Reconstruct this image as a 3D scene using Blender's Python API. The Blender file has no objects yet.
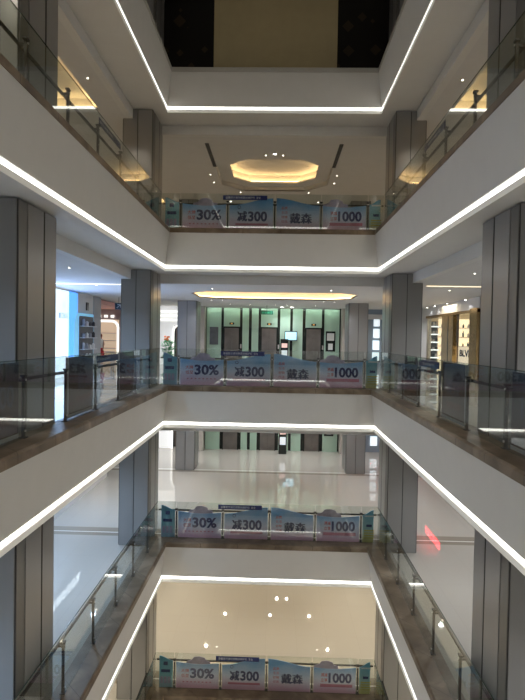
import bpy, bmesh, math, random
from mathutils import Vector, Matrix
random.seed(7)
S = bpy.context.scene
COL = S.collection
PI = math.pi
H = 5.0453                      # storey height; level 0 is the photographer's floor

# ------------------------------------------------------------------ camera
cam_d = bpy.data.cameras.new('camera'); cam = bpy.data.objects.new('camera', cam_d); COL.objects.link(cam)
cam_d.sensor_fit = 'HORIZONTAL'; cam_d.sensor_width = 36.0; cam_d.lens = 36.0 * 520 / 525
cam_d.clip_start = 0.05; cam_d.clip_end = 300
_p, _y, _r = .0235, .0250, .0175
fw = Vector((-math.sin(_y) * math.cos(_p), math.cos(_y) * math.cos(_p), -math.sin(_p)))
rt = Vector((math.cos(_y), math.sin(_y), 0)); dn = fw.cross(rt)
rt2 = rt * math.cos(_r) - dn * math.sin(_r); dn2 = rt * math.sin(_r) + dn * math.cos(_r)
m = Matrix.Identity(4)
for i in range(3):
    m[i][0] = rt2[i]; m[i][1] = -dn2[i]; m[i][2] = -fw[i]
m.translation = Vector((.184, 0, 1.70))
cam.matrix_world = m
S.camera = cam

# ------------------------------------------------------------------ world, exposure
w = bpy.data.worlds.new('world'); S.world = w; w.use_nodes = True
w.node_tree.nodes['Background'].inputs[0].default_value = (.75, .85, 1, 1)
w.node_tree.nodes['Background'].inputs[1].default_value = .03
S.view_settings.view_transform = 'Standard'; S.view_settings.look = 'None'
S.view_settings.exposure = 0.0; S.view_settings.gamma = 1.0
S.view_settings.use_curve_mapping = False
S.cycles.max_bounces = 8; S.cycles.diffuse_bounces = 4; S.cycles.glossy_bounces = 4
S.cycles.transparent_max_bounces = 24; S.cycles.sample_clamp_indirect = 10.0
S.cycles.caustics_reflective = False; S.cycles.caustics_refractive = False

LED = 3.6          # strength of the cove strips
# spot power (W) and colour by level of the floor it stands over
SPOT = {2: (55, (1, .80, .55)), 1: (180, (1, .90, .74)), 0: (270, (.95, .97, 1)), -1: (265, (.97, .98, 1)), -2: (350, (1, .89, .70)), -3: (480, (1, .88, .74))}

# ------------------------------------------------------------------ materials
MATS = {}
def mat(name, col, rough=.5, metal=0., emit=0., ecol=None, coat=0., noise=0., nscale=3., spec=.5, bump=0.):
    if name in MATS: return MATS[name]
    m = bpy.data.materials.new(name); m.use_nodes = True; MATS[name] = m
    nt = m.node_tree; b = nt.nodes['Principled BSDF']
    b.inputs['Base Color'].default_value = (*col, 1); b.inputs['Roughness'].default_value = rough
    b.inputs['Metallic'].default_value = metal; b.inputs['Coat Weight'].default_value = coat
    b.inputs['Specular IOR Level'].default_value = spec
    if emit:
        b.inputs['Emission Color'].default_value = (*(ecol or col), 1); b.inputs['Emission Strength'].default_value = emit
    tc = nt.nodes.new('ShaderNodeTexCoord'); nz = nt.nodes.new('ShaderNodeTexNoise')
    nz.inputs['Scale'].default_value = nscale; nz.inputs['Detail'].default_value = 4
    nt.links.new(tc.outputs['Object'], nz.inputs['Vector'])
    if noise:
        r = nt.nodes.new('ShaderNodeValToRGB')
        r.color_ramp.elements[0].position = .3; r.color_ramp.elements[1].position = .7
        r.color_ramp.elements[0].color = (*[c * (1 - noise) for c in col], 1)
        r.color_ramp.elements[1].color = (*[min(1, c * (1 + noise)) for c in col], 1)
        nt.links.new(nz.outputs['Fac'], r.inputs[0]); nt.links.new(r.outputs[0], b.inputs['Base Color'])
    if bump:
        bp = nt.nodes.new('ShaderNodeBump'); bp.inputs['Strength'].default_value = bump
        nt.links.new(nz.outputs['Fac'], bp.inputs['Height']); nt.links.new(bp.outputs[0], b.inputs['Normal'])
    return m

def glass_mat(name, tint, ior=1.45):
    m = bpy.data.materials.new(name); m.use_nodes = True; MATS[name] = m
    nt = m.node_tree; nt.nodes.clear()
    o = nt.nodes.new('ShaderNodeOutputMaterial'); mx = nt.nodes.new('ShaderNodeMixShader')
    t = nt.nodes.new('ShaderNodeBsdfTransparent'); g = nt.nodes.new('ShaderNodeBsdfGlossy'); f = nt.nodes.new('ShaderNodeLayerWeight')
    t.inputs[0].default_value = (*tint, 1); g.inputs['Roughness'].default_value = 0.0
    f.inputs['Blend'].default_value = .5
    pw = nt.nodes.new('ShaderNodeMath'); pw.operation = 'POWER'; nt.links.new(f.outputs['Facing'], pw.inputs[0]); pw.inputs[1].default_value = 5
    ma = nt.nodes.new('ShaderNodeMath'); ma.operation = 'MULTIPLY_ADD'; nt.links.new(pw.outputs[0], ma.inputs[0]); ma.inputs[1].default_value = .93; ma.inputs[2].default_value = .07
    nt.links.new(ma.outputs[0], mx.inputs[0]); nt.links.new(t.outputs[0], mx.inputs[1]); nt.links.new(g.outputs[0], mx.inputs[2])
    nt.links.new(mx.outputs[0], o.inputs[0])
    return m

def floor_mat(name, c1, band):
    m = bpy.data.materials.new(name); m.use_nodes = True; MATS[name] = m
    nt = m.node_tree; b = nt.nodes['Principled BSDF']; L = nt.links.new
    tc = nt.nodes.new('ShaderNodeTexCoord')
    br = nt.nodes.new('ShaderNodeTexBrick'); br.offset = 0; br.inputs['Scale'].default_value = 1
    br.inputs['Brick Width'].default_value = 1.2; br.inputs['Row Height'].default_value = 1.2; br.inputs['Mortar Size'].default_value = .003
    br.inputs['Color1'].default_value = (*c1, 1); br.inputs['Color2'].default_value = (*[c * .985 for c in c1], 1)
    br.inputs['Mortar'].default_value = (*[c * .85 for c in c1], 1)
    L(tc.outputs['Object'], br.inputs['Vector'])
    sep = nt.nodes.new('ShaderNodeSeparateXYZ'); L(tc.outputs['Object'], sep.inputs[0])
    def rng(src, a, c):
        g = nt.nodes.new('ShaderNodeMath'); g.operation = 'GREATER_THAN'; L(src, g.inputs[0]); g.inputs[1].default_value = a
        l = nt.nodes.new('ShaderNodeMath'); l.operation = 'LESS_THAN'; L(src, l.inputs[0]); l.inputs[1].default_value = c
        p = nt.nodes.new('ShaderNodeMath'); p.operation = 'MULTIPLY'; L(g.outputs[0], p.inputs[0]); L(l.outputs[0], p.inputs[1])
        return p.outputs[0]
    col = br.outputs['Color']
    for a, c, k in ((17.22, 17.95, band), (17.5, 17.56, (.75, .73, .68)), (25.7, 25.95, band), (26.1, 26.2, (.75, .73, .68))):
        mx = nt.nodes.new('ShaderNodeMix'); mx.data_type = 'RGBA'
        L(rng(sep.outputs['Y'], a, c), mx.inputs['Factor']); L(col, mx.inputs['A']); mx.inputs['B'].default_value = (*k, 1)
        col = mx.outputs['Result']
    L(col, b.inputs['Base Color']); b.inputs['Roughness'].default_value = .03
    b.inputs['Specular IOR Level'].default_value = .75
    nz = nt.nodes.new('ShaderNodeTexNoise'); nz.inputs['Scale'].default_value = 2.2
    L(tc.outputs['Object'], nz.inputs['Vector'])
    bp = nt.nodes.new('ShaderNodeBump'); bp.inputs['Strength'].default_value = .0015; L(nz.outputs['Fac'], bp.inputs['Height'])
    L(bp.outputs[0], b.inputs['Normal'])
    return m

def marble_mat():
    m = bpy.data.materials.new('brown marble'); m.use_nodes = True
    nt = m.node_tree; b = nt.nodes['Principled BSDF']; L = nt.links.new
    tc = nt.nodes.new('ShaderNodeTexCoord')
    nz = nt.nodes.new('ShaderNodeTexNoise'); nz.inputs['Scale'].default_value = 1.6; nz.inputs['Detail'].default_value = 8
    nz.inputs['Distortion'].default_value = .6
    L(tc.outputs['Object'], nz.inputs['Vector'])
    r = nt.nodes.new('ShaderNodeValToRGB'); e = r.color_ramp.elements
    e[0].position = .32; e[0].color = (.10, .072, .047, 1); e[1].position = .72; e[1].color = (.27, .21, .15, 1)
    k = r.color_ramp.elements.new(.52); k.color = (.165, .122, .083, 1)
    L(nz.outputs['Fac'], r.inputs[0])
    sep = nt.nodes.new('ShaderNodeSeparateXYZ'); L(tc.outputs['Object'], sep.inputs[0])
    ad = nt.nodes.new('ShaderNodeMath'); ad.operation = 'ADD'; L(sep.outputs['X'], ad.inputs[0]); L(sep.outputs['Y'], ad.inputs[1])
    md = nt.nodes.new('ShaderNodeMath'); md.operation = 'PINGPONG'; L(ad.outputs[0], md.inputs[0]); md.inputs[1].default_value = .6
    lt = nt.nodes.new('ShaderNodeMath'); lt.operation = 'LESS_THAN'; L(md.outputs[0], lt.inputs[0]); lt.inputs[1].default_value = .005
    mx = nt.nodes.new('ShaderNodeMix'); mx.data_type = 'RGBA'; L(lt.outputs[0], mx.inputs['Factor']); L(r.outputs[0], mx.inputs['A'])
    mx.inputs['B'].default_value = (.03, .024, .018, 1)
    L(mx.outputs['Result'], b.inputs['Base Color']); b.inputs['Roughness'].default_value = .42; b.inputs['Specular IOR Level'].default_value = .3
    return m

def banner_mat(name, top, mid, bot, z0, z1):
    m = bpy.data.materials.new(name); m.use_nodes = True
    nt = m.node_tree; b = nt.nodes['Principled BSDF']; L = nt.links.new
    tc = nt.nodes.new('ShaderNodeTexCoord'); sep = nt.nodes.new('ShaderNodeSeparateXYZ'); L(tc.outputs['Object'], sep.inputs[0])
    nz = nt.nodes.new('ShaderNodeTexNoise'); nz.inputs['Scale'].default_value = 1.7; L(tc.outputs['Object'], nz.inputs['Vector'])
    mr = nt.nodes.new('ShaderNodeMapRange'); mr.inputs[1].default_value = z0; mr.inputs[2].default_value = z1
    L(sep.outputs['Z'], mr.inputs[0])
    a = nt.nodes.new('ShaderNodeMath'); a.operation = 'MULTIPLY_ADD'; L(nz.outputs['Fac'], a.inputs[0]); a.inputs[1].default_value = .45
    L(mr.outputs[0], a.inputs[2])
    s = nt.nodes.new('ShaderNodeMath'); s.operation = 'SUBTRACT'; L(a.outputs[0], s.inputs[0]); s.inputs[1].default_value = .22
    r = nt.nodes.new('ShaderNodeValToRGB'); e = r.color_ramp.elements
    e[0].position = .04; e[0].color = (*bot, 1); e[1].position = .92; e[1].color = (*top, 1)
    k = e.new(.42); k.color = (*mid, 1)
    L(s.outputs[0], r.inputs[0]); L(r.outputs[0], b.inputs['Base Color']); b.inputs['Roughness'].default_value = .45
    return m

def ornament_mat():
    m = bpy.data.materials.new('dark ornament'); m.use_nodes = True
    nt = m.node_tree; b = nt.nodes['Principled BSDF']; L = nt.links.new
    tc = nt.nodes.new('ShaderNodeTexCoord'); vo = nt.nodes.new('ShaderNodeTexVoronoi'); vo.distance = 'MANHATTAN'
    vo.inputs['Scale'].default_value = 1.5; L(tc.outputs['Object'], vo.inputs['Vector'])
    r = nt.nodes.new('ShaderNodeValToRGB'); r.color_ramp.interpolation = 'CONSTANT'; e = r.color_ramp.elements
    e[0].color = (.035, .026, .012, 1); e[1].position = .36; e[1].color = (.008, .006, .004, 1)
    L(vo.outputs['Distance'], r.inputs[0]); L(r.outputs[0], b.inputs['Base Color'])
    b.inputs['Roughness'].default_value = .5; b.inputs['Specular IOR Level'].default_value = .2
    return m

WHITE = mat('white paint', (.66, .65, .63), .7, noise=.015)
CEIL = mat('ceiling paint', (.62, .61, .60), .8, noise=.02)
TOPEDGE = mat('grey painted edge', (.42, .41, .38), .6, noise=.02)
MARBLE = marble_mat()
CLAD = mat('column cladding', (.262, .258, .255), .30, metal=.15, noise=.03, nscale=1.2)
CLAD_SHADE = mat('shaded corner cladding', (.15, .145, .14), .35, metal=.15)  # darker copy of the cladding, stands for shade on the turned corner
CORE = mat('dark groove', (.02, .02, .02), .5)
BRONZE = mat('bronze strip', (.05, .045, .04), .35, metal=.5)
EDGE = mat('dark glass edge', (.03, .06, .05), .2)
DARKM = mat('dark metal post', (.028, .027, .027), .45, metal=.2)
STEEL = mat('brushed steel', (.55, .54, .52), .3, metal=.9)
GLASS = glass_mat('railing glass', (.90, .93, .915))
SHOPG = glass_mat('shop glass', (.95, .97, .96))
LEDM = mat('led white', (1, 1, 1), .5, emit=LED, ecol=(1, .975, .91))
LEDW = mat('led warm', (1, .8, .5), .5, emit=11.0, ecol=(1, .66, .28))
FLOORM = floor_mat('polished stone floor', (.44, .415, .37), (.27, .24, .195))
BAN = banner_mat('printed banner', (.13, .36, .72), (.60, .64, .84), (.72, .42, .58), 0, 1.0)
BANT = banner_mat('teal banner', (.08, .28, .42), (.20, .42, .50), (.28, .38, .48), 0, 1.0)
BANY = banner_mat('teal yellow banner', (.10, .34, .52), (.30, .48, .52), (.55, .50, .22), 0, 1.0)
BAN_SHADE = banner_mat('shade-toned banner', (.012, .022, .05), (.03, .022, .035), (.05, .015, .02), .2, 1.3)  # print darkened to stand for the weak light on the side banners
NAVY = mat('navy ink', (.018, .022, .13), .5)
NAVYP = mat('navy sign', (.012, .025, .13), .5)
RED = mat('red ink', (.50, .09, .10), .5)
PINK = mat('pink ink', (.50, .16, .26), .5)
PALE = mat('pale ink', (.50, .55, .62), .5)
MAUVE = mat('mauve print', (.36, .30, .44), .5, noise=.15, nscale=9)
WOODB = mat('bronze gold', (.42, .28, .12), .25, metal=.85, noise=.15, nscale=2)
GREENP = mat('green glass panel', (.36, .50, .40), .3, noise=.03, nscale=1)
BLACK = mat('black glass', (.012, .016, .014), .2)
BEIGE = mat('beige stone trim', (.45, .41, .37), .35, noise=.05)
DOORM = mat('elevator steel', (.20, .18, .165), .3, metal=.7, noise=.2, nscale=1.5)
SCREEN = mat('roller screen fabric', (.42, .35, .20), .8, noise=.03)
ORN = ornament_mat()
WALLP = mat('wall paint', (.60, .59, .58), .6, noise=.02)
PINKC = mat('pink ceiling', (.70, .36, .33), .6)
def glow(name, c, s): return mat(name, c, .5, emit=s, ecol=c)
GLOWW = glow('backlit white', (.80, .93, 1), .85)
GLOWB = glow('backlit blue', (.10, .36, 1.0), 1.1)
GLOWC = glow('backlit cyan', (.22, .55, .80), .5)
GLOWWARM = glow('backlit warm', (1, .84, .58), 1.3)
GLOWN = glow('neon white', (1, .98, .92), 1.3)
GLOWR = glow('red sign light', (1, .05, .07), 9.0)
GLOWS = glow('white sign light', (.85, .95, 1), 3.2)
GLOWD = glow('downlight lens', (1, .93, .80), 14)
GLOWG = glow('exit green', (.03, .35, .16), .3)

# ------------------------------------------------------------------ helpers
def empty(name, loc=(0, 0, 0)):
    o = bpy.data.objects.new(name, None); COL.objects.link(o); o.location = loc; o.empty_display_size = .2; return o
def tag(o, label=None, cat=None, group=None, kind=None):
    if label: o['label'] = label
    if cat: o['category'] = cat
    if group: o['group'] = group
    if kind: o['kind'] = kind
    return o
def thing(name, label, cat, loc=(0, 0, 0), group=None):
    return tag(empty(name, loc), label, cat, group)
def wloc(o):
    v = Vector((0, 0, 0))
    while o is not None:
        v += o.location; o = o.parent
    return v
class MB:
    """collects shapes in world coordinates and links them as one mesh"""
    def __init__(s): s.bm = bmesh.new()
    def box(s, x0, x1, y0, y1, z0, z1):
        if x0 > x1: x0, x1 = x1, x0
        if y0 > y1: y0, y1 = y1, y0
        vs = [s.bm.verts.new(p) for p in ((x0, y0, z0), (x1, y0, z0), (x1, y1, z0), (x0, y1, z0), (x0, y0, z1), (x1, y0, z1), (x1, y1, z1), (x0, y1, z1))]
        for f in ((0, 3, 2, 1), (4, 5, 6, 7), (0, 1, 5, 4), (1, 2, 6, 5), (2, 3, 7, 6), (3, 0, 4, 7)): s.bm.faces.new([vs[i] for i in f])
        return s
    def tube(s, pts, r, n=8, closed=False):
        pts = [Vector(p) for p in pts]; rings = []
        N = len(pts)
        rr = r if isinstance(r, (list, tuple)) else [r] * N
        for i, p in enumerate(pts):
            a = pts[i - 1] if (i or closed) else p; b = pts[(i + 1) % N] if (i < N - 1 or closed) else p
            t = (b - a).normalized(); u = t.cross(Vector((0, 0, 1)))
            if u.length < .05: u = t.cross(Vector((0, 1, 0)))
            u.normalize(); v = t.cross(u).normalized()
            rings.append([s.bm.verts.new(p + (u * math.cos(k * 2 * PI / n) + v * math.sin(k * 2 * PI / n)) * rr[i]) for k in range(n)])
        for i in range(N if closed else N - 1):
            A, B = rings[i], rings[(i + 1) % N]
            for k in range(n): s.bm.faces.new((A[k], A[(k + 1) % n], B[(k + 1) % n], B[k]))
        if not closed:
            s.bm.faces.new(rings[0][::-1]); s.bm.faces.new(rings[-1])
        return s
    def prism(s, poly, axis, a, b):
        """poly of 2-D points extruded along axis from a to b"""
        def P(q, t):
            return {'x': (t, q[0], q[1]), 'y': (q[0], t, q[1]), 'z': (q[0], q[1], t)}[axis]
        A = [s.bm.verts.new(P(q, a)) for q in poly]; B = [s.bm.verts.new(P(q, b)) for q in poly]
        n = len(poly)
        s.bm.faces.new(A[::-1]); s.bm.faces.new(B)
        for i in range(n): s.bm.faces.new((A[i], A[(i + 1) % n], B[(i + 1) % n], B[i]))
        return s
    def sweep(s, loop, prof, cyclic=True):
        """loop: function offset -> list of xy corners; prof: closed list of (offset, z)"""
        rings = [[s.bm.verts.new((x, y, z)) for x, y in loop(o)] for o, z in prof]
        n = len(rings[0]); K = len(rings)
        for i in range(K if cyclic else K - 1):
            A, B = rings[i], rings[(i + 1) % K]
            for k in range(n): s.bm.faces.new((A[k], A[(k + 1) % n], B[(k + 1) % n], B[k]))
        return s
    def build(s, name, m, parent=None, bevel=0., smooth=False):
        bmesh.ops.recalc_face_normals(s.bm, faces=s.bm.faces)
        if bevel:
            bmesh.ops.bevel(s.bm, geom=list(s.bm.edges), offset=bevel, segments=2, affect='EDGES', clamp_overlap=True)
        if parent is not None:
            v = wloc(parent); bmesh.ops.translate(s.bm, verts=s.bm.verts, vec=-v)
        me = bpy.data.meshes.new(name); s.bm.to_mesh(me); s.bm.free()
        me.materials.append(m)
        if smooth:
            for p in me.polygons: p.use_smooth = True
        o = bpy.data.objects.new(name, me); COL.objects.link(o)
        if parent is not None: o.parent = parent
        return o
def struct(mb, name, m, **k): return tag(mb.build(name, m, **k), kind='structure')
def box(*a): return MB().box(*a)

_TXT = {}
def text_obj(body, name, m, parent, size, org, xdir, zdir, thick=.004, width=None, bold=0., height=None):
    """lettering as a thin solid mesh; org = left/bottom corner in world space"""
    key = (body, thick, bold)
    if key not in _TXT:
        cu = bpy.data.curves.new('t', 'FONT'); cu.body = body; cu.size = 1; cu.extrude = thick / 2; cu.offset = bold; cu.resolution_u = 3
        ob = bpy.data.objects.new('t', cu); COL.objects.link(ob)
        dg = bpy.context.evaluated_depsgraph_get(); me = bpy.data.meshes.new_from_object(ob.evaluated_get(dg))
        vs = [tuple(v.co) for v in me.vertices]; fs = [tuple(p.vertices) for p in me.polygons]
        bpy.data.objects.remove(ob); bpy.data.curves.remove(cu); bpy.data.meshes.remove(me)
        _TXT[key] = (vs, fs)
    vs, fs = _TXT[key]
    if not vs: return None
    x0 = min(v[0] for v in vs); x1 = max(v[0] for v in vs); y0 = min(v[1] for v in vs); y1 = max(v[1] for v in vs)
    sx = size
    if width: sx = width / (x1 - x0)
    sy = (height / (y1 - y0)) if height else (sx if width else size)
    xd = Vector(xdir); zd = Vector(zdir); nd = xd.cross(zd); o = Vector(org) - wloc(parent)
    me = bpy.data.meshes.new(name)
    me.from_pydata([tuple(o + xd * (v[0] - x0) * sx + zd * (v[1] - y0) * sy + nd * v[2]) for v in vs], [], fs)
    me.materials.append(m)
    ob = bpy.data.objects.new(name, me); COL.objects.link(ob); ob.parent = parent
    return ob

# void outline at the foot of each fascia
VX0, VX1, VY0, VY1 = -3.398, 3.398, -0.55, 16.68
def void(o): return [(VX0 - o, VY0 - o), (VX1 + o, VY0 - o), (VX1 + o, VY1 + o), (VX0 - o, VY1 + o)]
OX, OY0, OY1 = 12.6, -4.5, 31.6

def plate(name, m, outer, holes, z, thick, up):
    """flat plate with holes; visible face at z, thickness away from it"""
    bm = bmesh.new(); edges = []
    for lp in [outer] + holes:
        vs = [bm.verts.new((x, y, z)) for x, y in lp]
        edges += [bm.edges.new((vs[i], vs[(i + 1) % len(vs)])) for i in range(len(vs))]
    r = bmesh.ops.triangle_fill(bm, edges=edges, use_beauty=True)
    fs = [g for g in r['geom'] if isinstance(g, bmesh.types.BMFace)]
    e = bmesh.ops.extrude_face_region(bm, geom=fs)
    bmesh.ops.translate(bm, verts=[g for g in e['geom'] if isinstance(g, bmesh.types.BMVert)], vec=(0, 0, thick if up else -thick))
    mb = MB(); mb.bm.free(); mb.bm = bm
    return struct(mb, name, m)
def rect(x0, x1, y0, y1): return [(x0, y0), (x1, y0), (x1, y1), (x0, y1)]
def octa(cx, cy, a, b, c):
    return [(cx - a + c, cy - b), (cx + a - c, cy - b), (cx + a, cy - b + c), (cx + a, cy + b - c), (cx + a - c, cy + b), (cx - a + c, cy + b), (cx - a, cy + b - c), (cx - a, cy - b + c)]

# names of the galleries for the labels
LV = {2: 'top gallery', 1: 'second gallery down', 0: 'middle gallery', -1: 'fourth gallery down', -2: 'bottom gallery'}

# ------------------------------------------------------------------ structure of the storeys
def tray(zc, poly_fn, name_light, label, h=.32, ledge=.26):
    """recessed tray: poly_fn(offset) outline; warm strip hidden on the ledge"""
    mb = MB()
    n = len(poly_fn(0))
    prof = [(0, zc), (0, zc + .07), (ledge, zc + .07), (ledge, zc + h)]
    mb.sweep(poly_fn, prof, cyclic=False)
    top = [mb.bm.verts.new((x, y, zc + h)) for x, y in poly_fn(ledge + .001)]
    mb.bm.faces.new(top)
    struct(mb, 'ceiling', CEIL)
    s = MB(); s.sweep(poly_fn, [(ledge * .45, zc + .075), (ledge * .45, zc + .11), (ledge * .75, zc + .11), (ledge * .75, zc + .075)])
    tag(s.build(name_light, LEDW), label, 'light')

LEVELS = (2, 1, 0, -1, -2)
for L in LEVELS:
    z = L * H; zb = z - 1.0614; zt = z - .0491
    # fascia with its cove slot, lip, soffit strip and bulkhead
    prof = [(.60, zt), (-.151, zt), (0, zb), (.12, zb), (.12, zb - .10), (0, zb - .10), (0, zb - .20), (.30, zb - .20), (.30, zb - .175),
            (1.05, zb - .175), (1.05, z - 1.549), (1.25, z - 1.549), (1.25, zt - .3), (.60, zt - .3)]
    struct(MB().sweep(void, prof), 'trim_%d' % (3 - L), WHITE)
    # marble kerb on the slab edge
    k = MB().sweep(void, [(-.165, zt), (-.165, z + .075), (-.13, z + .11), (.42, z + .11), (.42, zt)])
    struct(k, 'trim_%d' % (13 - L), TOPEDGE if L == 2 else MARBLE)
    # lit strip inside the slot
    s = MB().sweep(void, [(.112, zb - .092), (.03, zb - .014), (.04, zb - .004), (.118, zb - .07)])
    nm = {2: 'topmost', 1: 'second', 0: 'third', -1: 'fourth', -2: 'fifth'}[L]
    ls = s.build('light_strip', LEDM)
    MB().sweep(void, [(-.006, zb - .198), (-.006, zb - .102), (.004, zb - .102), (.004, zb - .198)]).build('lip_diffuser', mat('lip diffuser', (.74, .73, .68), .5, emit=.16, ecol=(1, .97, .88)), ls)
    tag(ls, '%s white cove light strip from the top, along the edge of the %s' % (nm, LV[L]), 'light')
    # floor
    plate('floor', FLOORM, rect(-OX, OX, OY0, OY1), [void(.42)], z, .25, False)
    # ceiling of the gallery below
    zc = z - 1.545
    holes = []
    if L == 2:
        fn1 = lambda o: octa(0, 22.25, 2.35 + o, 2.15 + o, .95 + o * .41)
        holes.append(fn1(0))
        trays = []
        for sx, nm2 in ((-1, 'left'), (1, 'right')):
            trays.append((lambda o, sx=sx: rect(min(sx * 5.3, sx * 8.0) - o, max(sx * 5.3, sx * 8.0) + o, 5.5 - o, 15.8 + o), 'warm cove light in the long ceiling tray on the %s, second gallery down' % nm2))
            trays.append((lambda o, sx=sx: octa(sx * 7.1, 25.2, 1.5 + o, 2.2 + o, .7 + o * .41), 'warm cove light in the faceted ceiling tray at the far %s, second gallery down' % nm2))
        for fn, lb in trays:
            holes.append(fn(0))
            tray(zc, fn, 'cove_light', lb, h=.45, ledge=.3)
        # two-tier octagon
        fn2 = lambda o: octa(0, 22.25, 1.8 + o, 1.6 + o, .75 + o * .41)
        mb = MB(); mb.sweep(fn1, [(0, zc), (0, zc + .2)], cyclic=False)
        a = [mb.bm.verts.new((x, y, zc + .2)) for x, y in fn1(0)]; b = [mb.bm.verts.new((x, y, zc + .2)) for x, y in fn2(0)]
        for i in range(8): mb.bm.faces.new((a[i], a[(i + 1) % 8], b[(i + 1) % 8], b[i]))
        struct(mb, 'ceiling', CEIL)
        tray(zc + .2, fn2, 'cove_light', 'warm cove light glowing inside the octagonal ceiling recess above the second gallery banners', h=.42, ledge=.22)
    elif L < 2 and L > -3:
        fn = lambda o: octa(.1, 22.6, 3.45 + o, 2.0 + o, .8 + o * .41)
        holes.append(fn(0))
        tray(zc, fn, 'cove_light', 'warm cove light in the wide ceiling tray of the %s' % LV[L - 1] if L - 1 in LV else 'warm cove light in the wide ceiling tray below the lowest gallery', h=.42, ledge=.26)
    cp = plate('ceiling', CEIL, rect(-OX, OX, OY0, OY1), [void(1.249)] + holes, zc, .05, True)
# ground storey below the lowest gallery
plate('floor', FLOORM, rect(-OX, OX, OY0, OY1), [], -3 * H, .3, False)
# roof over the shaft
plate('ceiling', CEIL, rect(-OX, OX, OY0, OY1), [], 3 * H + 3.5, .2, True)

# outer walls
def walls(L):
    z0, z1 = L * H, L * H + 3.5
    if L == 2: z1 = 3 * H + 3.5
    xl = 7.75 if L == -1 else 8.3
    if L == 0:
        struct(box(-8.5, -8.3, OY0, 23.95, z0, z1), 'wall_left', WALLP)
        struct(box(8.3, 8.5, OY0, 20.9, z0, z1), 'wall_right', WALLP)
        struct(box(8.3, 8.5, 28.1, 31.4, z0, z1), 'wall_right', WALLP)
        struct(box(12.2, 12.4, 20.5, 28.7, z0, z1), 'wall_right', mat('shop wall cream', (.85, .72, .5), .6, noise=.03))
        struct(box(-12.6, -12.4, 23.5, 31.6, z0, z1), 'wall_left', WALLP)
    else:
        struct(box(-xl - .2, -xl, OY0, 24.5 if L == -1 else 31.4, z0, z1), 'wall_left', WALLP)
        struct(box(8.3, 8.5, OY0, 31.4, z0, z1), 'wall_right', WALLP)
    struct(box(-OX, OX, OY0, OY0 + .2, z0, z1), 'wall_front', WALLP)
for L in (2, 1, 0, -1, -2, -3): walls(L)
for L in (2, 1, -2, -3):
    struct(box(-OX, OX, 31.2, 31.4, L * H, L * H + (3.5 if L != 2 else 8.5)), 'wall_back', WALLP)

# ------------------------------------------------------------------ columns
def column(side, y0, L, label):
    sg = -1 if side == 'left' else 1
    xi, xo = sg * 3.80, sg * 4.77
    z0, z1 = L * H, L * H + 3.785
    t = thing('column', label, 'column', (sg * 4.285, y0 + .71, z0))
    y1 = y0 + 1.42
    g = .02
    xm = (xi + xo) / 2
    MB().box(xi - sg * -1 * g * 1, xo - sg * g, y0 + g, y1 - g, z0, z1).build('core', CORE, t)
    def pn(a, b, c, d, nm='cladding_panel', m=CLAD): MB().box(a, b, c, d, z0 + .01, z1).build(nm, m, t, bevel=.006)
    for ya, yb in ((y0, y0 + .03), (y1 - .03, y1)):
        pn(xi + sg * .03, xm - sg * .012, ya, yb); pn(xm + sg * .012, xo - sg * .03, ya, yb)
    # aisle side and void side
    for xa, xb in ((xi, xi + sg * .03), (xo - sg * .03, xo)):
        pn(xa, xb, y0 + .315, y0 + .885); pn(xa, xb, y0 + .925, y1 - .03)
        pn(xa + sg * .008, xb, y0 + .03, y0 + .305, 'shaded_corner_panel', CLAD_SHADE)  # corner shade put into the panel colour, no real chamfer
    pn(xi - sg * .004, xi + sg * .02, y0 + .892, y0 + .918, 'metal_strip', BRONZE)
    return t
ROW = ((7.93, 'near'), (16.45, 'corner'), (26.0, 'far'))
for L in (2, 1, 0, -1, -2, -3):
    for side in ('left', 'right'):
        for y0, nm in ROW:
            if L == 2 and nm == 'far': continue
            if L == -3: continue
            ph = {'near': 'grey clad column nearest the camera on the %s' % side,
                  'corner': 'grey clad column at the %s back corner of the void' % side,
                  'far': 'grey clad column at the far %s before the lobby' % side}[nm]
            column(side, y0, L, ph + ', ' + LV[L])

# ------------------------------------------------------------------ glass railings
BAYS = [7.80 + 1.58 * k for k in range(-5, 6)]      # posts along the sides
BAYS = [b for b in BAYS if b > .3] ; BAYS.append(16.93)
BX = [-2.98, -1.45, .08, 1.58, 3.08]
GY = 16.93; GX = 3.60
def post(t, x, y, z, ax):
    """flat dark bar with an angled bracket that reaches to the handrail; ax = direction to the aisle"""
    dx, dy = ax
    wx, wy = (.022, .02) if dx else (.02, .022)
    m = MB().box(x - wx, x + wx, y - wy, y + wy, z + .11, z + 1.07)
    m.box(x - .05, x + .05, y - .05, y + .05, z + .11, z + .125)
    p = m.build('post', DARKM, t)
    b = MB()
    if dx: b.box(x - dx * .03, x + dx * .10, y - .018, y + .018, z + .97, z + 1.005); b.box(x - .035, x + .035, y - .045, y + .045, z + 1.045, z + 1.075)
    else: b.box(x - .018, x + .018, y - dy * .03, y + dy * .10, z + .97, z + 1.005); b.box(x - .045, x + .045, y - .035, y + .035, z + 1.045, z + 1.075)
    b.build('bracket', DARKM, p)
    for zz in (.22, 1.0):
        c = MB()
        if dx: c.tube([(x - dx * .04, y, z + zz), (x - dx * .023, y, z + zz)], .018, 8)
        else: c.tube([(x, y - dy * .04, z + zz), (x, y - dy * .023, z + zz)], .018, 8)
        c.build('glass_clamp', STEEL, p)
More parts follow.
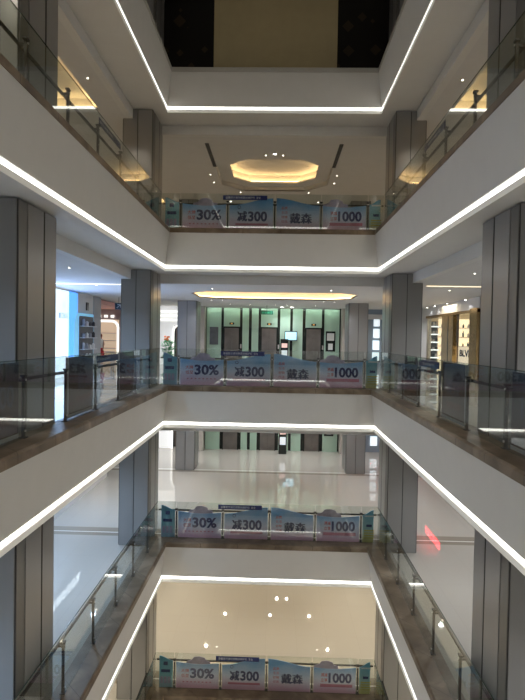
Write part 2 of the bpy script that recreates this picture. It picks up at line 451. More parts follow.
def railing(L):
    z = L * H
    for sg, nm in ((-1, 'left'), (1, 'right')):
        t = thing('glass_railing', 'glass railing with dark posts along the %s edge of the %s' % (nm, LV[L]), 'railing', (sg * GX, 8.5, z + .11))
        ys = [.33] + BAYS if BAYS[0] > .5 else BAYS
        for i in range(len(BAYS) - 1):
            a, b = BAYS[i] + .012, BAYS[i + 1] - .012
            MB().box(sg * GX - .006, sg * GX + .006, a, b, z + .11, z + 1.30).build('glass_pane', GLASS, t)
        for y in BAYS[:-1]: post(t, sg * (GX + .035), y, z, (sg, 0))
        MB().box(sg * GX - .007, sg * GX + .007, BAYS[0], 16.9, z + 1.3005, z + 1.307).build('glass_edge', EDGE, t)
        MB().box(sg * (GX + .12), sg * (GX + .165), BAYS[0], 16.3, z + .965, z + 1.015).build('handrail', DARKM, t, bevel=.008)
    t = thing('glass_railing', 'glass railing across the back edge of the %s' % LV[L], 'railing', (0, GY, z + .11))
    xs = [-GX] + BX + [GX]
    for i in range(6):
        MB().box(xs[i] + .012, xs[i + 1] - .012, GY - .006, GY + .006, z + .11, z + 1.30).build('glass_pane', GLASS, t)
    for x in BX: post(t, x, GY + .035, z, (0, 1))
    MB().box(-GX, GX, GY + .10, GY + .145, z + .965, z + 1.015).build('handrail', DARKM, t, bevel=.008)
for L in (1, 0, -1, -2): railing(L)

# ------------------------------------------------------------------ banners on the back railings
def wavy(x0, x1, top, z, y, y2, m, name, parent, n=24):
    mb = MB(); vs = []
    pts = [(x0 + (x1 - x0) * i / n) for i in range(n + 1)]
    poly = [(x0, z + .115)] + [(x1, z + .115)] + [(x, z + top((x - x0) / (x1 - x0))) for x in reversed(pts)]
    mb.prism(poly, 'y', y, y2)
    return mb.build(name, m, parent)
def sm(a, b, t): t = t * t * (3 - 2 * t); return a + (b - a) * t
BT = [lambda t: sm(1.17, 1.02, t), lambda t: .985 - .07 * math.sin(PI * t * .9), lambda t: sm(.93, 1.17, t), lambda t: sm(1.18, .95, t), lambda t: .94 - .05 * math.sin(PI * t) + .03 * t, lambda t: sm(1.0, 1.17, t)]
BNAMES = ['narrow teal banner at the left end', 'blue and pink banner, second from left, reading 30%', 'blue and pink banner, third from left, reading 减300', 'blue and pink banner, fourth from left, reading 戴森', 'blue and pink banner, fifth from left, reading 1000', 'narrow teal and yellow banner at the right end']
def small_banner_text(parent, x, y, z, cw, chars, m, size):
    text_obj(chars, 'small_print', m, parent, size, (x, y, z), (1, 0, 0), (0, 0, 1), width=cw)
def banners(L):
    z = L * H; y = GY + .022; yb = y + .02
    xs = [-3.54] + BX + [3.54]
    for i in range(6):
        a, b = xs[i] + .055, xs[i + 1] - .055
        t = thing('banner', BNAMES[i] + ', back railing of the ' + LV[L], 'banner', ((a + b) / 2, y, z + .115), group='advertising banners on the back railings')
        wavy(a, b, BT[i], z, y, yb, (BANT, BAN, BAN, BAN, BAN, BANY)[i], 'panel', t)
        f = y - .003
        X, Z = (1, 0, 0), (0, 0, 1)
        def T(body, nm, m, x, zz, wd, ht, bold=.012): text_obj(body, nm, m, t, 1, (x, f, z + zz), X, Z, width=wd, height=ht, bold=bold)
        if i == 1:
            T('30%', 'headline', NAVY, a + .47, .45, .80, .34, .035)
            T('大牌', 'small_print', RED, a + .17, .64, .26, .12); T('低至', 'small_print', RED, a + .17, .47, .26, .12)
            T('- - - - - - - -', 'small_print', PINK, a + .22, .31, .95, .035)
        elif i == 2:
            [T('减', 'headline', NAVY, a + q, .42, .31, .33, .008) for q in (.25, .272)]; T('300', 'headline', NAVY, a + .61, .42, .62, .33, .035)
            MB().box(a + .20, b - .16, f - .002, f, z + .29, z + .36).build('red_line', PINK, t)
            c = MB(); c.tube([(a + .32 + .05 * math.cos(q * PI / 4), f, z + .88 + .05 * math.sin(q * PI / 4)) for q in range(8)], .01, 6, True); c.build('emblem', NAVY, t)
        elif i == 3:
            [T('戴森', 'headline', NAVY, a + q, .37, .70, .33, .008) for q in (.43, .455)]
            for q in range(4): T(('品质', '生活', '好物', '优选')[q], 'small_print', (RED, PINK)[q % 2], a + .16, .82 - q * .145, .2, .09)
        elif i == 4:
            T('1000', 'headline', NAVY, a + .49, .45, .76, .33, .035)
            T('满减', 'small_print', RED, a + .24, .65, .22, .12); T('立享', 'small_print', RED, a + .24, .48, .22, .12)
            MB().box(a + .22, a + 1.28, f - .002, f, z + .31, z + .41).build('red_line', PINK, t)
        elif i == 0:
            MB().box(a + .06, a + .36, f - .002, f, z + .62, z + .72).build('dark_label', NAVYP, t)
            MB().box(a + .14, a + .28, f - .002, f, z + .86, z + .98).build('picture', NAVYP, t)
            for q in range(3): MB().box(a + .04 + .12 * q, a + .13 + .12 * q, f - .002, f, z + .25, z + .48).build('pink_block', MAUVE, t)
        else:
            MB().box(a + .12, a + .30, f - .002, f, z + .62, z + .70).build('dark_label', NAVYP, t)
            MB().box(a + .06, a + .38, f - .002, f, z + .95, z + 1.0).build('white_arc', PALE, t)
            for q in range(4): MB().box(a + .05, a + .38, f - .002, f, z + .24 + .08 * q, z + .28 + .08 * q).build('yellow_line', mat('yellow ink', (.5, .42, .10), .5), t)
        if i in (1, 4):
            c = (a + b) / 2 + (.02 if i == 1 else -.3)
            pr = [(c - .42, .90), (c + .42, .90), (c + .40, 1.0), (c + .26, 1.03), (c + .22, 1.12), (c + .05, 1.17), (c - .14, 1.15), (c - .22, 1.05), (c - .38, 1.0)]
            MB().prism([(px, z + pz) for px, pz in pr], 'y', yb, yb + .02).build('cutout_topper', MAUVE, t)
    # navy notice strip clipped to the top of the glass
    t = thing('notice_strip', 'long navy notice strip with white lettering on the back glass of the ' + LV[L], 'sign', (-.88, GY - .02, z + 1.15), group='navy notice strips on the railings')
    MB().box(-1.60, -.17, GY - .028, GY - .018, z + 1.10, z + 1.245).build('strip', NAVYP, t)
    text_obj('温馨提示请勿倚靠扶梯护栏', 'lettering', PALE, t, 1, (-1.52, GY - .030, z + 1.135), (1, 0, 0), (0, 0, 1), width=.95, height=.075)
    text_obj('安全', 'lettering', PALE, t, 1, (-.52, GY - .030, z + 1.135), (1, 0, 0), (0, 0, 1), width=.14, height=.075)
for L in (1, 0, -1, -2): banners(L)

# shade-toned banners and strips on the side railings
def side_banner(sg, ya, yb, L, label, word):
    z = L * H; x = sg * (GX + .055)
    t = thing('banner', label, 'banner', (x, (ya + yb) / 2, z + .2), group='shade-toned banners on the side railings')
    MB().box(x, x + sg * .03, ya, yb, z + .20, z + 1.27).build('panel', BAN_SHADE, t)
    fr = MB(); fx = x - sg * .006
    fr.box(fx, x + sg * .035, ya - .05, ya, z + .14, z + 1.27); fr.box(fx, x + sg * .035, ya - .05, yb, z + .14, z + .20)
    fr.build('frame', mat('grey frame', (.40, .42, .45), .4), t)
    xd = (0, 1, 0) if sg < 0 else (0, -1, 0)
    o = (fx, ya + .45 if sg < 0 else yb - .30, z + .62)
    text_obj(word, 'headline', mat('shade-toned navy ink', (.05, .055, .11), .5), t, 1, o, xd, (0, 0, 1), width=.75, height=.33, bold=.02)  # ink dimmed along with the underlit panel
    text_obj('全场钜惠', 'small_print', mat('shade-toned red ink', (.16, .035, .03), .5), t, 1, (fx, ya + .35 if sg < 0 else yb - .3, z + .38), xd, (0, 0, 1), width=.8, height=.13)
for sg, nm in ((-1, 'left'), (1, 'right')):
    side_banner(sg, 6.33, 7.68, 0, 'shade-toned banner on the %s railing of the middle gallery, nearest the camera' % nm, '1000')
    side_banner(sg, 9.56, 10.86, 0, 'shade-toned banner on the %s railing of the middle gallery, just past the near column' % nm, '戴森')
    side_banner(sg, 12.72, 14.02, 0, 'shade-toned banner on the %s railing of the middle gallery, beside the corner column' % nm, '300')
    for L in (1, 0):
        z = L * H; x = sg * (GX + .02)
        t = thing('notice_strip', 'navy notice strip on the %s side glass of the %s' % (nm, LV[L]), 'sign', (x, 11.6, z + 1.1), group='navy notice strips on the railings')
        MB().box(x, x + sg * .01, 10.99, 12.5, z + 1.10, z + 1.25).build('strip', NAVYP, t)
        text_obj('请勿倚靠护栏', 'lettering', PALE, t, 1, (x - sg * .003, 11.0 if sg < 0 else 12.2, z + 1.14), (0, -sg, 0), (0, 0, 1), width=.9, height=.06)

# ------------------------------------------------------------------ downlights and lamps
ORDN = ('nearest', 'second', 'third', 'fourth', 'fifth', 'sixth', 'seventh', 'eighth', 'ninth', 'tenth', 'farthest')
SEEN = {}
def downlight(x, y, L, spot=True, r=.065, label=None, group=None, k=1.0, blue=False):
    zone = 'left aisle' if x < -3.7 else 'right aisle' if x > 3.7 else ('lobby, left half' if x < 0 else 'lobby, right half') if y > 16 else 'added near-side fill row'
    n = SEEN[(L, zone)] = SEEN.get((L, zone), -1) + 1
    label = label or 'small ceiling downlight, %s along the %s of the %s' % (ORDN[min(n, 10)], zone, LV.get(L, 'ground storey'))
    zc = L * H + 3.5
    t = thing('downlight', label, 'ceiling light', (x, y, zc), group=group or 'downlights over the ' + LV.get(L, 'ground storey'))
    MB().tube([(x, y, zc - .012), (x, y, zc + .01)], r + .025, 16).build('trim_ring', WHITE, t)
    MB().tube([(x, y, zc - .018), (x, y, zc - .010)], r, 16).build('lens', GLOWD, t)
    if spot:
        W, c = SPOT[L]
        if blue: c = (.50, .70, 1)  # tint added so these lamps cast the shops' blue glow
        ld = bpy.data.lights.new('spot', 'SPOT'); ld.energy = W * k; ld.color = c; ld.spot_size = math.radians(150); ld.spot_blend = .8; ld.shadow_soft_size = .06
        lo = bpy.data.objects.new('lamp', ld); COL.objects.link(lo); lo.parent = t; lo.location = (0, 0, -.04)
for L in (1, 0, -1, -2, -3):
    for sg in (-1, 1):
        for x, y, k in ((6.3, 2.5, 1), (5.6, 5.6, 1.3), (6.3, 9.5, .8), (5.4, 13.9, 1.25), (6.3, 18.6, 1), (4.95, 22.5, .9), (6.3, 28.5, 1)):  # pair beside the corner columns put in to light their fronts
            if L == 1 and 5 < y < 15.9: x = 4.95
            if L == -1: k *= 1.7 if sg < 0 else .95
            if L == 0 and sg < 0 and y == 13.9: k = 2.2
            downlight(sg * x, y, L, k=k, r=.035 if L < 0 else .018, blue=(sg < 0 and L in (0, -1) and y < 20))
        downlight(sg * 2.4, -2.6, L, k=1.6, r=.05)  # unseen lamps added to brighten the column fronts
    if L == 1:
        for x, y in ((-.31, 20.0 - .35), (.34, 20.0 - .35), (-2.69, 22.0), (-2.67, 23.1), (2.62, 22.0), (2.63, 23.1), (-1.6, 24.62), (1.6, 24.62)): downlight(x, y, L, spot=False, r=.018)
        downlight(.03, 19.5, L, r=.055, label='brightest round downlight just in front of the octagonal ceiling recess', group='centre downlight')
        for x in (-2.2, 2.2): downlight(x, 26.3, L, r=.03)
    else:
        for x in (-2.2, 2.2): downlight(x, 19.3, L, k=.8, r=.02)
        for x in (-2.98, -2.45, 2.48, 3.0): downlight(x, 25.25, L, k=.6, spot=x in (-2.98, 3.0), r=.045 if L < 0 else .015)
        for x in (-2.33, -1.23, .15, .75, 2.3): downlight(x, 28.25, L, k=.5, spot=x in (-2.33, .15, 2.3), r=.03 if L < 0 else .012)
        for x in (.51, 1.09): downlight(x, 30.1, L, k=.4, r=.09)
for sg in (-1, 1):  # unseen fill lamps, added for ambient light in the void
    for y in (5, 13):
        ld = bpy.data.lights.new('roof', 'SPOT'); ld.energy = 260; ld.color = (1, .9, .75); ld.spot_size = math.radians(120); ld.spot_blend = 1; ld.shadow_soft_size = .3
        t = thing('added_roof_fill', 'added fill light high above the %s of the atrium, %s of its two' % ('left' if sg < 0 else 'right', 'nearer' if y < 9 else 'farther'), 'ceiling light', (sg * 1.8, y, 3 * H + 3.5))
        MB().tube([(sg * 1.8, y, 3 * H + 3.3), (sg * 1.8, y, 3 * H + 3.5)], .22, 20).build('housing', WHITE, t)
        lo = bpy.data.objects.new('lamp', ld); COL.objects.link(lo); lo.parent = t; lo.location = (0, 0, -.25)
# air slots in the ceiling in front of the octagon
for sx, nm in ((-1, 'left'), (1, 'right')):
    zc = H + 3.5
    t = thing('air_vent', 'narrow black slot vent in the ceiling to the %s of the octagonal recess' % nm, 'vent', (sx * 2.38, 19.7, zc))
    MB().box(sx * 2.38 - .07, sx * 2.38 + .07, 18.5, 21.0, zc - .012, zc + .01).build('slot', BLACK, t)
    for q in range(3): MB().box(sx * 2.38 - .05 + q * .05 - .004, sx * 2.38 - .05 + q * .05 + .004, 18.5, 21.0, zc - .02, zc - .008).build('louvre', DARKM, t)

# ------------------------------------------------------------------ top of the shaft
struct(box(-OX, OX, 18.2, 18.4, 2 * H, 3 * H + 3.5), 'wall_back', ORN)
t = thing('roller_screen', 'large plain olive-beige screen hanging at the top centre of the atrium', 'screen', (0, 17.5, 2 * H + .57))
MB().box(-2.05, 2.05, 17.5, 17.53, 2 * H + .57, 3 * H + 3).build('fabric', SCREEN, t)
MB().box(-2.05, 2.05, 17.48, 17.55, 2 * H + .52, 2 * H + .58).build('bottom_bar', TOPEDGE, t)

# ------------------------------------------------------------------ lobby with the elevators
def lobby(L):
    z = L * H; Y = 31.0; X = lambda px: (px - 266.0) / 16.77 + .0      # wall bays in metres from the lobby axis
    bays = [(207, 221.3), (224, 240), (242.7, 249), (252, 258.7), (261.3, 277.7), (280.4, 290.3), (293, 302.8), (305.8, 321.8), (324.6, 339.4)]
    edges = {}
    off = -1.1 + .62
    def W(px): return -4.0 + (px - 206) * (4.05 + 4.0) / (341 - 206)
    struct(box(W(206), W(341), Y + .16, Y + .3, z, z + 3.5), 'wall_back', BLACK)
    for a, b in bays:
        lift = b - a > 15.5
        struct(box(W(a), W(b), Y, Y + .16, z + (2.32 if lift else 0), z + 3.45), 'wall_back', GREENP)
    for i, (a, b) in enumerate([b for b in bays if b[1] - b[0] > 15.5]):
        nm = ('left', 'middle', 'right')[i]
        xa, xb = W(a), W(b); xm = (xa + xb) / 2
        t = thing('elevator', '%s elevator of three in the green lobby of the %s' % (nm, LV[L]), 'elevator', (xm, Y, z))
        MB().box(xa, xa + .05, Y - .03, Y + .1, z, z + 2.32).box(xb - .05, xb, Y - .03, Y + .1, z, z + 2.32).box(xa, xb, Y - .03, Y + .1, z + 2.26, z + 2.34).build('frame', BLACK, t)
        for p, q in ((xa + .05, xm - .004), (xm + .004, xb - .05)): MB().box(p, q, Y + .06, Y + .1, z, z + 2.26).build('door', DOORM, t)
        ind = MB().box(xm - .14, xm + .14, Y - .02, Y, z + 2.46, z + 2.58).build('indicator', BLACK, t)
        MB().box(xm - .05, xm + .05, Y - .024, Y - .02, z + 2.49, z + 2.55).build('display', glow('amber display', (.9, .45, .1), .6), ind)
        MB().box(xb + .04, xb + .12, Y - .02, Y, z + 1.05, z + 1.3).build('call_panel', STEEL, t)
    struct(box(W(201), W(206), Y - .5, Y + .3, z, z + 3.5), 'trim_20', BEIGE)
    struct(box(W(341), W(347), Y - .5, Y + .3, z, z + 3.5), 'trim_21', BEIGE)
    # posters on the outer panels
    t = thing('poster', 'dark grey framed poster on the green wall left of the elevators, %s' % LV[L], 'poster', (W(214.3), Y - .02, z + 1.3))
    MB().box(W(210), W(218.6), Y - .03, Y, z + 1.25, z + 2.3).build('frame', mat('poster grey', (.10, .10, .105), .4, noise=.2, nscale=4), t)
    t = thing('poster', 'black framed board with two white sheets right of the elevators, %s' % LV[L], 'poster', (W(331), Y - .02, z + .9))
    MB().box(W(326), W(335.5), Y - .03, Y, z + .95, z + 2.15).build('frame', BLACK, t)
    MB().box(W(327.2), W(334.3), Y - .035, Y - .03, z + 1.6, z + 2.03).build('sheet', WALLP, t)
    MB().box(W(328.5), W(333), Y - .035, Y - .03, z + 1.05, z + 1.42).build('sheet', WALLP, t)
    # screen and kiosk
    t = thing('television', 'wall television with a bright blue picture beside the middle elevator, %s' % LV[L], 'television', (W(291), Y - .4, z + 1.7))
    MB().box(W(285), W(297.4), Y - .25, Y - .17, z + 1.55, z + 2.12).build('case', BLACK, t, bevel=.01)
    MB().box(W(285.7), W(296.7), Y - .256, Y - .25, z + 1.60, z + 2.07).build('picture', glow('tv picture', (.42, .72, .85), .8), t)
    MB().box(W(290), W(292), Y - .17, Y + .02, z + 1.75, z + 1.95).build('wall_arm', BLACK, t)
    t = thing('information_kiosk', 'black standing kiosk with two lit panels under the television, %s' % LV[L], 'kiosk', (W(284.5), Y - .75, z))
    MB().box(W(280.8), W(288.6), Y - .9, Y - .7, z, z + 1.65).build('cabinet', BLACK, t, bevel=.015)
    MB().box(W(282), W(287.6), Y - .905, Y - .9, z + 1.15, z + 1.4).build('screen', glow('kiosk red', (.75, .5, .45), .6), t)
    MB().box(W(282), W(287.6), Y - .905, Y - .9, z + .55, z + 1.0).build('screen', glow('kiosk white', (.6, .65, .68), .7), t)
    # hanging exit sign
    if L == 0:
        t = thing('exit_sign', 'small dark hanging exit sign with green lettering in front of the middle elevator', 'sign', (-.3, 28.6, z + 2.95))
        MB().box(-.68, .02, 28.6, 28.64, z + 2.98, z + 3.2).build('plate', mat('exit plate', (.01, .07, .04), .4), t)
        MB().box(-.34, -.32, 28.61, 28.63, z + 3.2, z + 3.5).build('rod', DARKM, t)
        text_obj('安全出口', 'lettering', GLOWG, t, 1, (-.6, 28.597, z + 3.03), (1, 0, 0), (0, 0, 1), width=.54, height=.12)
    # green-white wash along the top of the wall
    t = thing('wall_washer', 'slim wall-washing lamp along the top of the green wall, %s' % LV[L], 'light', (0, Y - .35, z + 3.46))
    MB().box(-3.9, 3.9, Y - .38, Y - .32, z + 3.45, z + 3.49).build('housing', WHITE, t)
    ld = bpy.data.lights.new('wash', 'AREA'); ld.shape = 'RECTANGLE'; ld.size = 7.8; ld.size_y = .06; ld.energy = 22; ld.color = (.80, 1, .80)
    lo = bpy.data.objects.new('lamp', ld); COL.objects.link(lo); lo.parent = t; lo.location = (0, 0, -.03); lo.rotation_euler = (math.radians(35), 0, 0)
lobby(0); lobby(-1)

def arch(t, x0, x1, y, z0, z1, r, rad, m, name='arch_frame'):
    pts = [(x0, y, z0)]
    for q in range(7): a = PI - q * PI / 12; pts.append((x0 + r + r * math.cos(a), y, z1 - r + r * math.sin(a)))
    for q in range(7): a = PI / 2 - q * PI / 12; pts.append((x1 - r + r * math.cos(a), y, z1 - r + r * math.sin(a)))
    pts.append((x1, y, z0)); MB().tube(pts, rad, 8).build(name, m, t)

# shop fronts beside the lobby
for L in (0, -1):
    z = L * H
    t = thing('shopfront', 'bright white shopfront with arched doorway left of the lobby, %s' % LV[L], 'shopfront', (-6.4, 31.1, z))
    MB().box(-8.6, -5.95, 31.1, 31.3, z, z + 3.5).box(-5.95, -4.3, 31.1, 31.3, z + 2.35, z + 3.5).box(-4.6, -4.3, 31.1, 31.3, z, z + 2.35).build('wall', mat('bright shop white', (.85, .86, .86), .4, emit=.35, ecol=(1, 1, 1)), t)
    arch(t, -5.95, -4.7, 31.05, z, z + 2.35, .35, .05, GLOWN)
    MB().box(-5.95, -4.6, 31.8, 31.9, z, z + 2.5).build('back_panel', mat('brown interior', (.16, .12, .09), .5, noise=.2), t)
    for q in range(3): MB().box(-6.9, -5.2, 31.02, 31.08, z + 2.65 + .25 * q, z + 2.70 + .25 * q).build('light_bar', GLOWN, t)
    t = thing('shopfront', 'blue-grey glass shopfront with white lit shelves right of the lobby, %s' % LV[L], 'shopfront', (6.3, 31.1, z))
    MB().box(4.5, 8.28, 31.2, 31.3, z, z + 3.5).build('wall', mat('blue grey wall', (.22, .27, .32), .4), t)
    for q in range(4): MB().box(5.95 + .02 * q, 6.35, 31.12, 31.2, z + .4 + .7 * q, z + .95 + .7 * q).build('lit_panel', glow('shelf light', (.8, .9, .95), .8), t)
    MB().box(5.5, 8.28, 31.05, 31.1, z + 2.9, z + 3.2).build('fascia', WALLP, t)
    MB().box(5.6, 5.64, 31.05, 31.12, z, z + 3.0).box(7.2, 7.24, 31.05, 31.12, z, z + 3.0).build('mullion', STEEL, t)
# plant with flowers by the white shopfront
t = thing('potted_plant', 'green leafy plant with orange flowers by the white shopfront, middle gallery', 'plant', (-5.95, 29.6, 0))
pm = MB().tube([(-5.95, 29.6, 0), (-5.95, 29.6, .38)], [.16, .22], 16); pm.build('pot', WHITE, t)
lf = MB(); fl = MB()
for q in range(320):
    a = random.uniform(0, 2 * PI); rr = random.uniform(.02, .36); zz = random.uniform(.35, 1.4)
    c = Vector((-5.95 + rr * math.cos(a), 29.6 + rr * math.sin(a), zz)); d = Vector((math.cos(a), math.sin(a), random.uniform(-.2, .9))).normalized(); u = d.cross(Vector((0, 0, 1))).normalized() * .07
    vs = [lf.bm.verts.new(p) for p in (c, c + d * .09 + u, c + d * .2, c + d * .09 - u)]; lf.bm.faces.new(vs)
lf.build('foliage', mat('leaf green', (.05, .42, .16), .5, noise=.3, nscale=8), t)
for q in range(10):
    a = random.uniform(0, 2 * PI); rr = random.uniform(0, .16); c = (-6.02 + rr * math.cos(a), 29.6 + rr * math.sin(a), random.uniform(1.45, 1.75))
    bmesh.ops.create_icosphere(fl.bm, subdivisions=2, radius=.06, matrix=Matrix.Translation(c))
fl.build('flower', mat('orange petals', (.75, .22, .08), .5), t)
MB().tube([(-5.95, 29.6, .3), (-5.97, 29.6, 1.45)], .015, 6).build('stem', mat('leaf green', (.04, .3, .1)), t)

# ------------------------------------------------------------------ left shops, middle gallery
XW = -8.3
t = thing('light_box', 'large glowing white display wall with pale lettering, left shop of the middle gallery', 'display', (XW, 18.6, 0))
MB().box(XW + .002, XW + .06, 16.3, 20.95, .0, 3.44).build('panel', GLOWW, t)
fad = mat('faded blue print', (.35, .50, .68), .5, emit=.25, ecol=(.4, .55, .7))
text_obj('- 11', 'lettering', fad, t, 1, (XW + .065, 20.1, 2.75), (0, 1, 0), (0, 0, 1), width=.45, height=.26)
text_obj('■ CBBUH', 'lettering', fad, t, 1, (XW + .065, 20.0, 2.33), (0, 1, 0), (0, 0, 1), width=.85, height=.22)
t = thing('blue_pillar', 'glowing blue column panel between the white display wall and the niche, left shop', 'display', (XW, 21.35, 0))
MB().box(XW, XW + .10, 20.95, 21.8, 0, 3.44).build('panel', GLOWB, t)
t = thing('display_niche', 'rounded shelving niche with lit products in the left shop wall', 'shelving', (XW, 22.4, .3))
nz0, nz1, ny0, ny1 = .25, 2.62, 21.35, 23.6
def rr_poly(y0, y1, z0, z1, r, n=6):
    P = [(y1, z0), (y1, z1)]
    P += [(y0 + r - r * math.sin(q * PI / 2 / n), z1 - r + r * math.cos(q * PI / 2 / n)) for q in range(n + 1)]
    P += [(y0 + r - r * math.cos(q * PI / 2 / n), z0 + r - r * math.sin(q * PI / 2 / n)) for q in range(n + 1)]
    return P
MB().prism(rr_poly(ny0, ny1, nz0, nz1, .5), 'x', XW + .02, XW + .14).build('surround', GLOWC, t)
MB().prism(rr_poly(ny0 + .5, ny1 - .08, nz0 + .15, nz1 - .12, .12), 'x', XW + .14, XW + .16).build('back', mat('niche dark', (.10, .10, .11), .5), t)
for q in range(4): MB().box(XW + .14, XW + .36, ny0 + .55, ny1 - .1, .55 + .5 * q, .58 + .5 * q).build('shelf', mat('pale shelf', (.5, .52, .56), .4), t)
for q in range(4):
    for k in range(4):
        yy = ny0 + .75 + k * .4; hh = random.uniform(.14, .3)
        c = random.choice([WHITE, mat('product grey', (.3, .3, .33), .4), mat('product dark', (.06, .06, .07), .4)])
        m_ = MB().tube([(XW + .25, yy, .582 + .5 * q), (XW + .25, yy, .582 + .5 * q + hh * .75), (XW + .25, yy, .582 + .5 * q + hh)], [.07, .07, .03], 10)
        tag(m_.build('product_bottle', c), 'small product, %s from the left on the %s shelf of the left niche' % (('first', 'second', 'third', 'fourth')[k], ('lowest', 'second', 'third', 'top')[q]), 'bottle', 'products in the left niche')
t = thing('wall_sign', 'small black upright sign on the pale wall above the niche', 'sign', (XW, 23.1, 2.8))
MB().box(XW, XW + .05, 23.0, 23.25, 2.78, 3.14).build('plate', BLACK, t)
struct(box(XW - .2, XW + .04, 23.95, 24.9, 0, 3.5), 'trim_22', mat('grey pilaster', (.34, .35, .38), .5))
plate('ceiling', PINKC, rect(-12.4, -8.6, 25.2, 30.9), [], 3.25, .2, True)
t = thing('shopfront', 'shop with glowing white rounded arch and cream interior beyond the left shops', 'shopfront', (-9.5, 30, 0))
arch(t, -11.2, -8.98, 30.0, 0, 2.52, .38, .07, GLOWN)
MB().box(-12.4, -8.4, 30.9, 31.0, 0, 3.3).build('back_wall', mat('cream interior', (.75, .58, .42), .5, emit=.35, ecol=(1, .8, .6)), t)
MB().box(-12.4, -11.27, 29.97, 30.03, 0, 3.2).box(-11.27, -8.91, 29.97, 30.03, 2.6, 3.2).box(-8.91, -8.3, 29.97, 30.03, 0, 3.2).build('front_wall', mat('grey rose wall', (.48, .40, .40), .5), t)
for q in range(3): MB().box(-10.3, -9.2, 30.6, 30.88, .9 + .45 * q, .94 + .45 * q).build('shelf', WALLP, t)
for k in range(5): MB().box(-10.9 + .38 * k, -10.72 + .38 * k, 29.88, 29.95, 2.72, 2.86).build('sign_letter', GLOWN, t)
t = thing('display_table', 'low white table with a dark bag inside the arched shop', 'table', (-9.35, 29.2, 0))
MB().box(-9.75, -9.0, 29.0, 29.5, .72, .78).build('table_top', WHITE, t, bevel=.01)
for a in (-9.7, -9.05):
    for b in (29.05, 29.45): MB().box(a - .025, a + .025, b - .025, b + .025, 0, .72).build('leg', WHITE, t)
t = thing('hanging_sign', 'black hanging sign with a white arrow by the left corner column', 'sign', (-7.1, 24.5, 3.0))
MB().box(-7.46, -7.09, 24.5, 24.54, 2.92, 3.22).build('plate', BLACK, t)
MB().box(-7.29, -7.27, 24.51, 24.53, 3.22, 3.5).build('rod', DARKM, t)
text_obj('↗', 'arrow', WHITE, t, 1, (-7.38, 24.495, 2.98), (1, 0, 0), (0, 0, 1), width=.2, height=.18)
# linear lamps across the ceiling
for sg, nm, col_, y in ((-1, 'white', GLOWN, 18.2), (1, 'warm', GLOWWARM, 17.2)):
    t = tag(box(sg * 5.1, sg * 7.9, y, y + .05, 3.475, 3.498).build('linear_lamp', col_), '%s linear lamp across the ceiling of the middle gallery, %s side' % (nm, 'left' if sg < 0 else 'right'), 'ceiling light')
ld = bpy.data.lights.new('shop blue', 'AREA'); ld.shape = 'RECTANGLE'; ld.size = 3.0; ld.size_y = 4.5; ld.energy = 170; ld.color = (.30, .50, 1)
lo = bpy.data.objects.new('shop_window_glow', ld); COL.objects.link(lo); lo.location = (XW + .2, 19.2, 1.8); lo.rotation_euler = (0, math.radians(-90), 0)

# ------------------------------------------------------------------ person in the arched shop
def person(x, y, z):
    t = thing('person', 'person in a white top and red skirt standing in the arched shop at far left', 'person', (x, y, z))
    me = bpy.data.meshes.new('body')
    J = [(0, 0, .95, .13), (0, 0, 1.15, .11), (0, 0, 1.38, .14), (0, 0, 1.50, .055), (0, -.01, 1.60, .085), (0, -.01, 1.70, .075),
         (.17, 0, 1.40, .05), (.21, .02, 1.14, .042), (.20, -.08, .92, .03), (.20, -.10, .84, .035),
         (-.17, 0, 1.40, .05), (-.22, .02, 1.14, .042), (-.20, -.08, .92, .03), (-.20, -.10, .84, .035),
         (.09, 0, .88, .085), (.10, 0, .48, .06), (.10, .02, .08, .04), (.10, -.12, .04, .035),
         (-.09, 0, .88, .085), (-.10, 0, .48, .06), (-.10, .02, .08, .04), (-.10, -.12, .04, .035)]
    Ed = [(0, 1), (1, 2), (2, 3), (3, 4), (4, 5), (2, 6), (6, 7), (7, 8), (8, 9), (2, 10), (10, 11), (11, 12), (12, 13), (0, 14), (14, 15), (15, 16), (16, 17), (0, 18), (18, 19), (19, 20), (20, 21)]
    me.from_pydata([j[:3] for j in J], Ed, [])
    o = bpy.data.objects.new('body', me); COL.objects.link(o); o.parent = t
    sk = o.modifiers.new('skin', 'SKIN'); o.modifiers.new('sub', 'SUBSURF').levels = 1
    for i, j in enumerate(J): me.skin_vertices[0].data[i].radius = (j[3], j[3])
    me.skin_vertices[0].data[0].use_root = True
    me.materials.append(mat('skin', (.55, .36, .27), .5))
    def lathe(prof, nm, m, n=18, sy=.75):
        mb = MB(); R = [[mb.bm.verts.new((x + r * math.cos(k * 2 * PI / n), y + r * sy * math.sin(k * 2 * PI / n), z + h)) for k in range(n)] for r, h in prof]
        for i in range(len(R) - 1):
            for k in range(n): mb.bm.faces.new((R[i][k], R[i][(k + 1) % n], R[i + 1][(k + 1) % n], R[i + 1][k]))
        mb.build(nm, m, t, smooth=True)
    lathe([(.29, .42), (.25, .6), (.20, .85), (.16, 1.02)], 'skirt', mat('red cloth', (.55, .03, .04), .7))
    lathe([(.18, .98), (.165, 1.15), (.20, 1.36), (.17, 1.46), (.07, 1.50)], 'top', mat('white cloth', (.75, .74, .72), .8))
    h = MB(); bmesh.ops.create_uvsphere(h.bm, u_segments=16, v_segments=10, radius=.115, matrix=Matrix.Translation((x, y + .03, z + 1.66)) @ Matrix.Diagonal((1, 1, 1.15, 1)))
    h.tube([(x, y + .08, z + 1.68), (x, y + .10, z + 1.42)], [.09, .07], 10)
    h.build('hair', mat('red brown hair', (.16, .035, .02), .6), t, smooth=True)
person(-9.62, 28.8, 0)

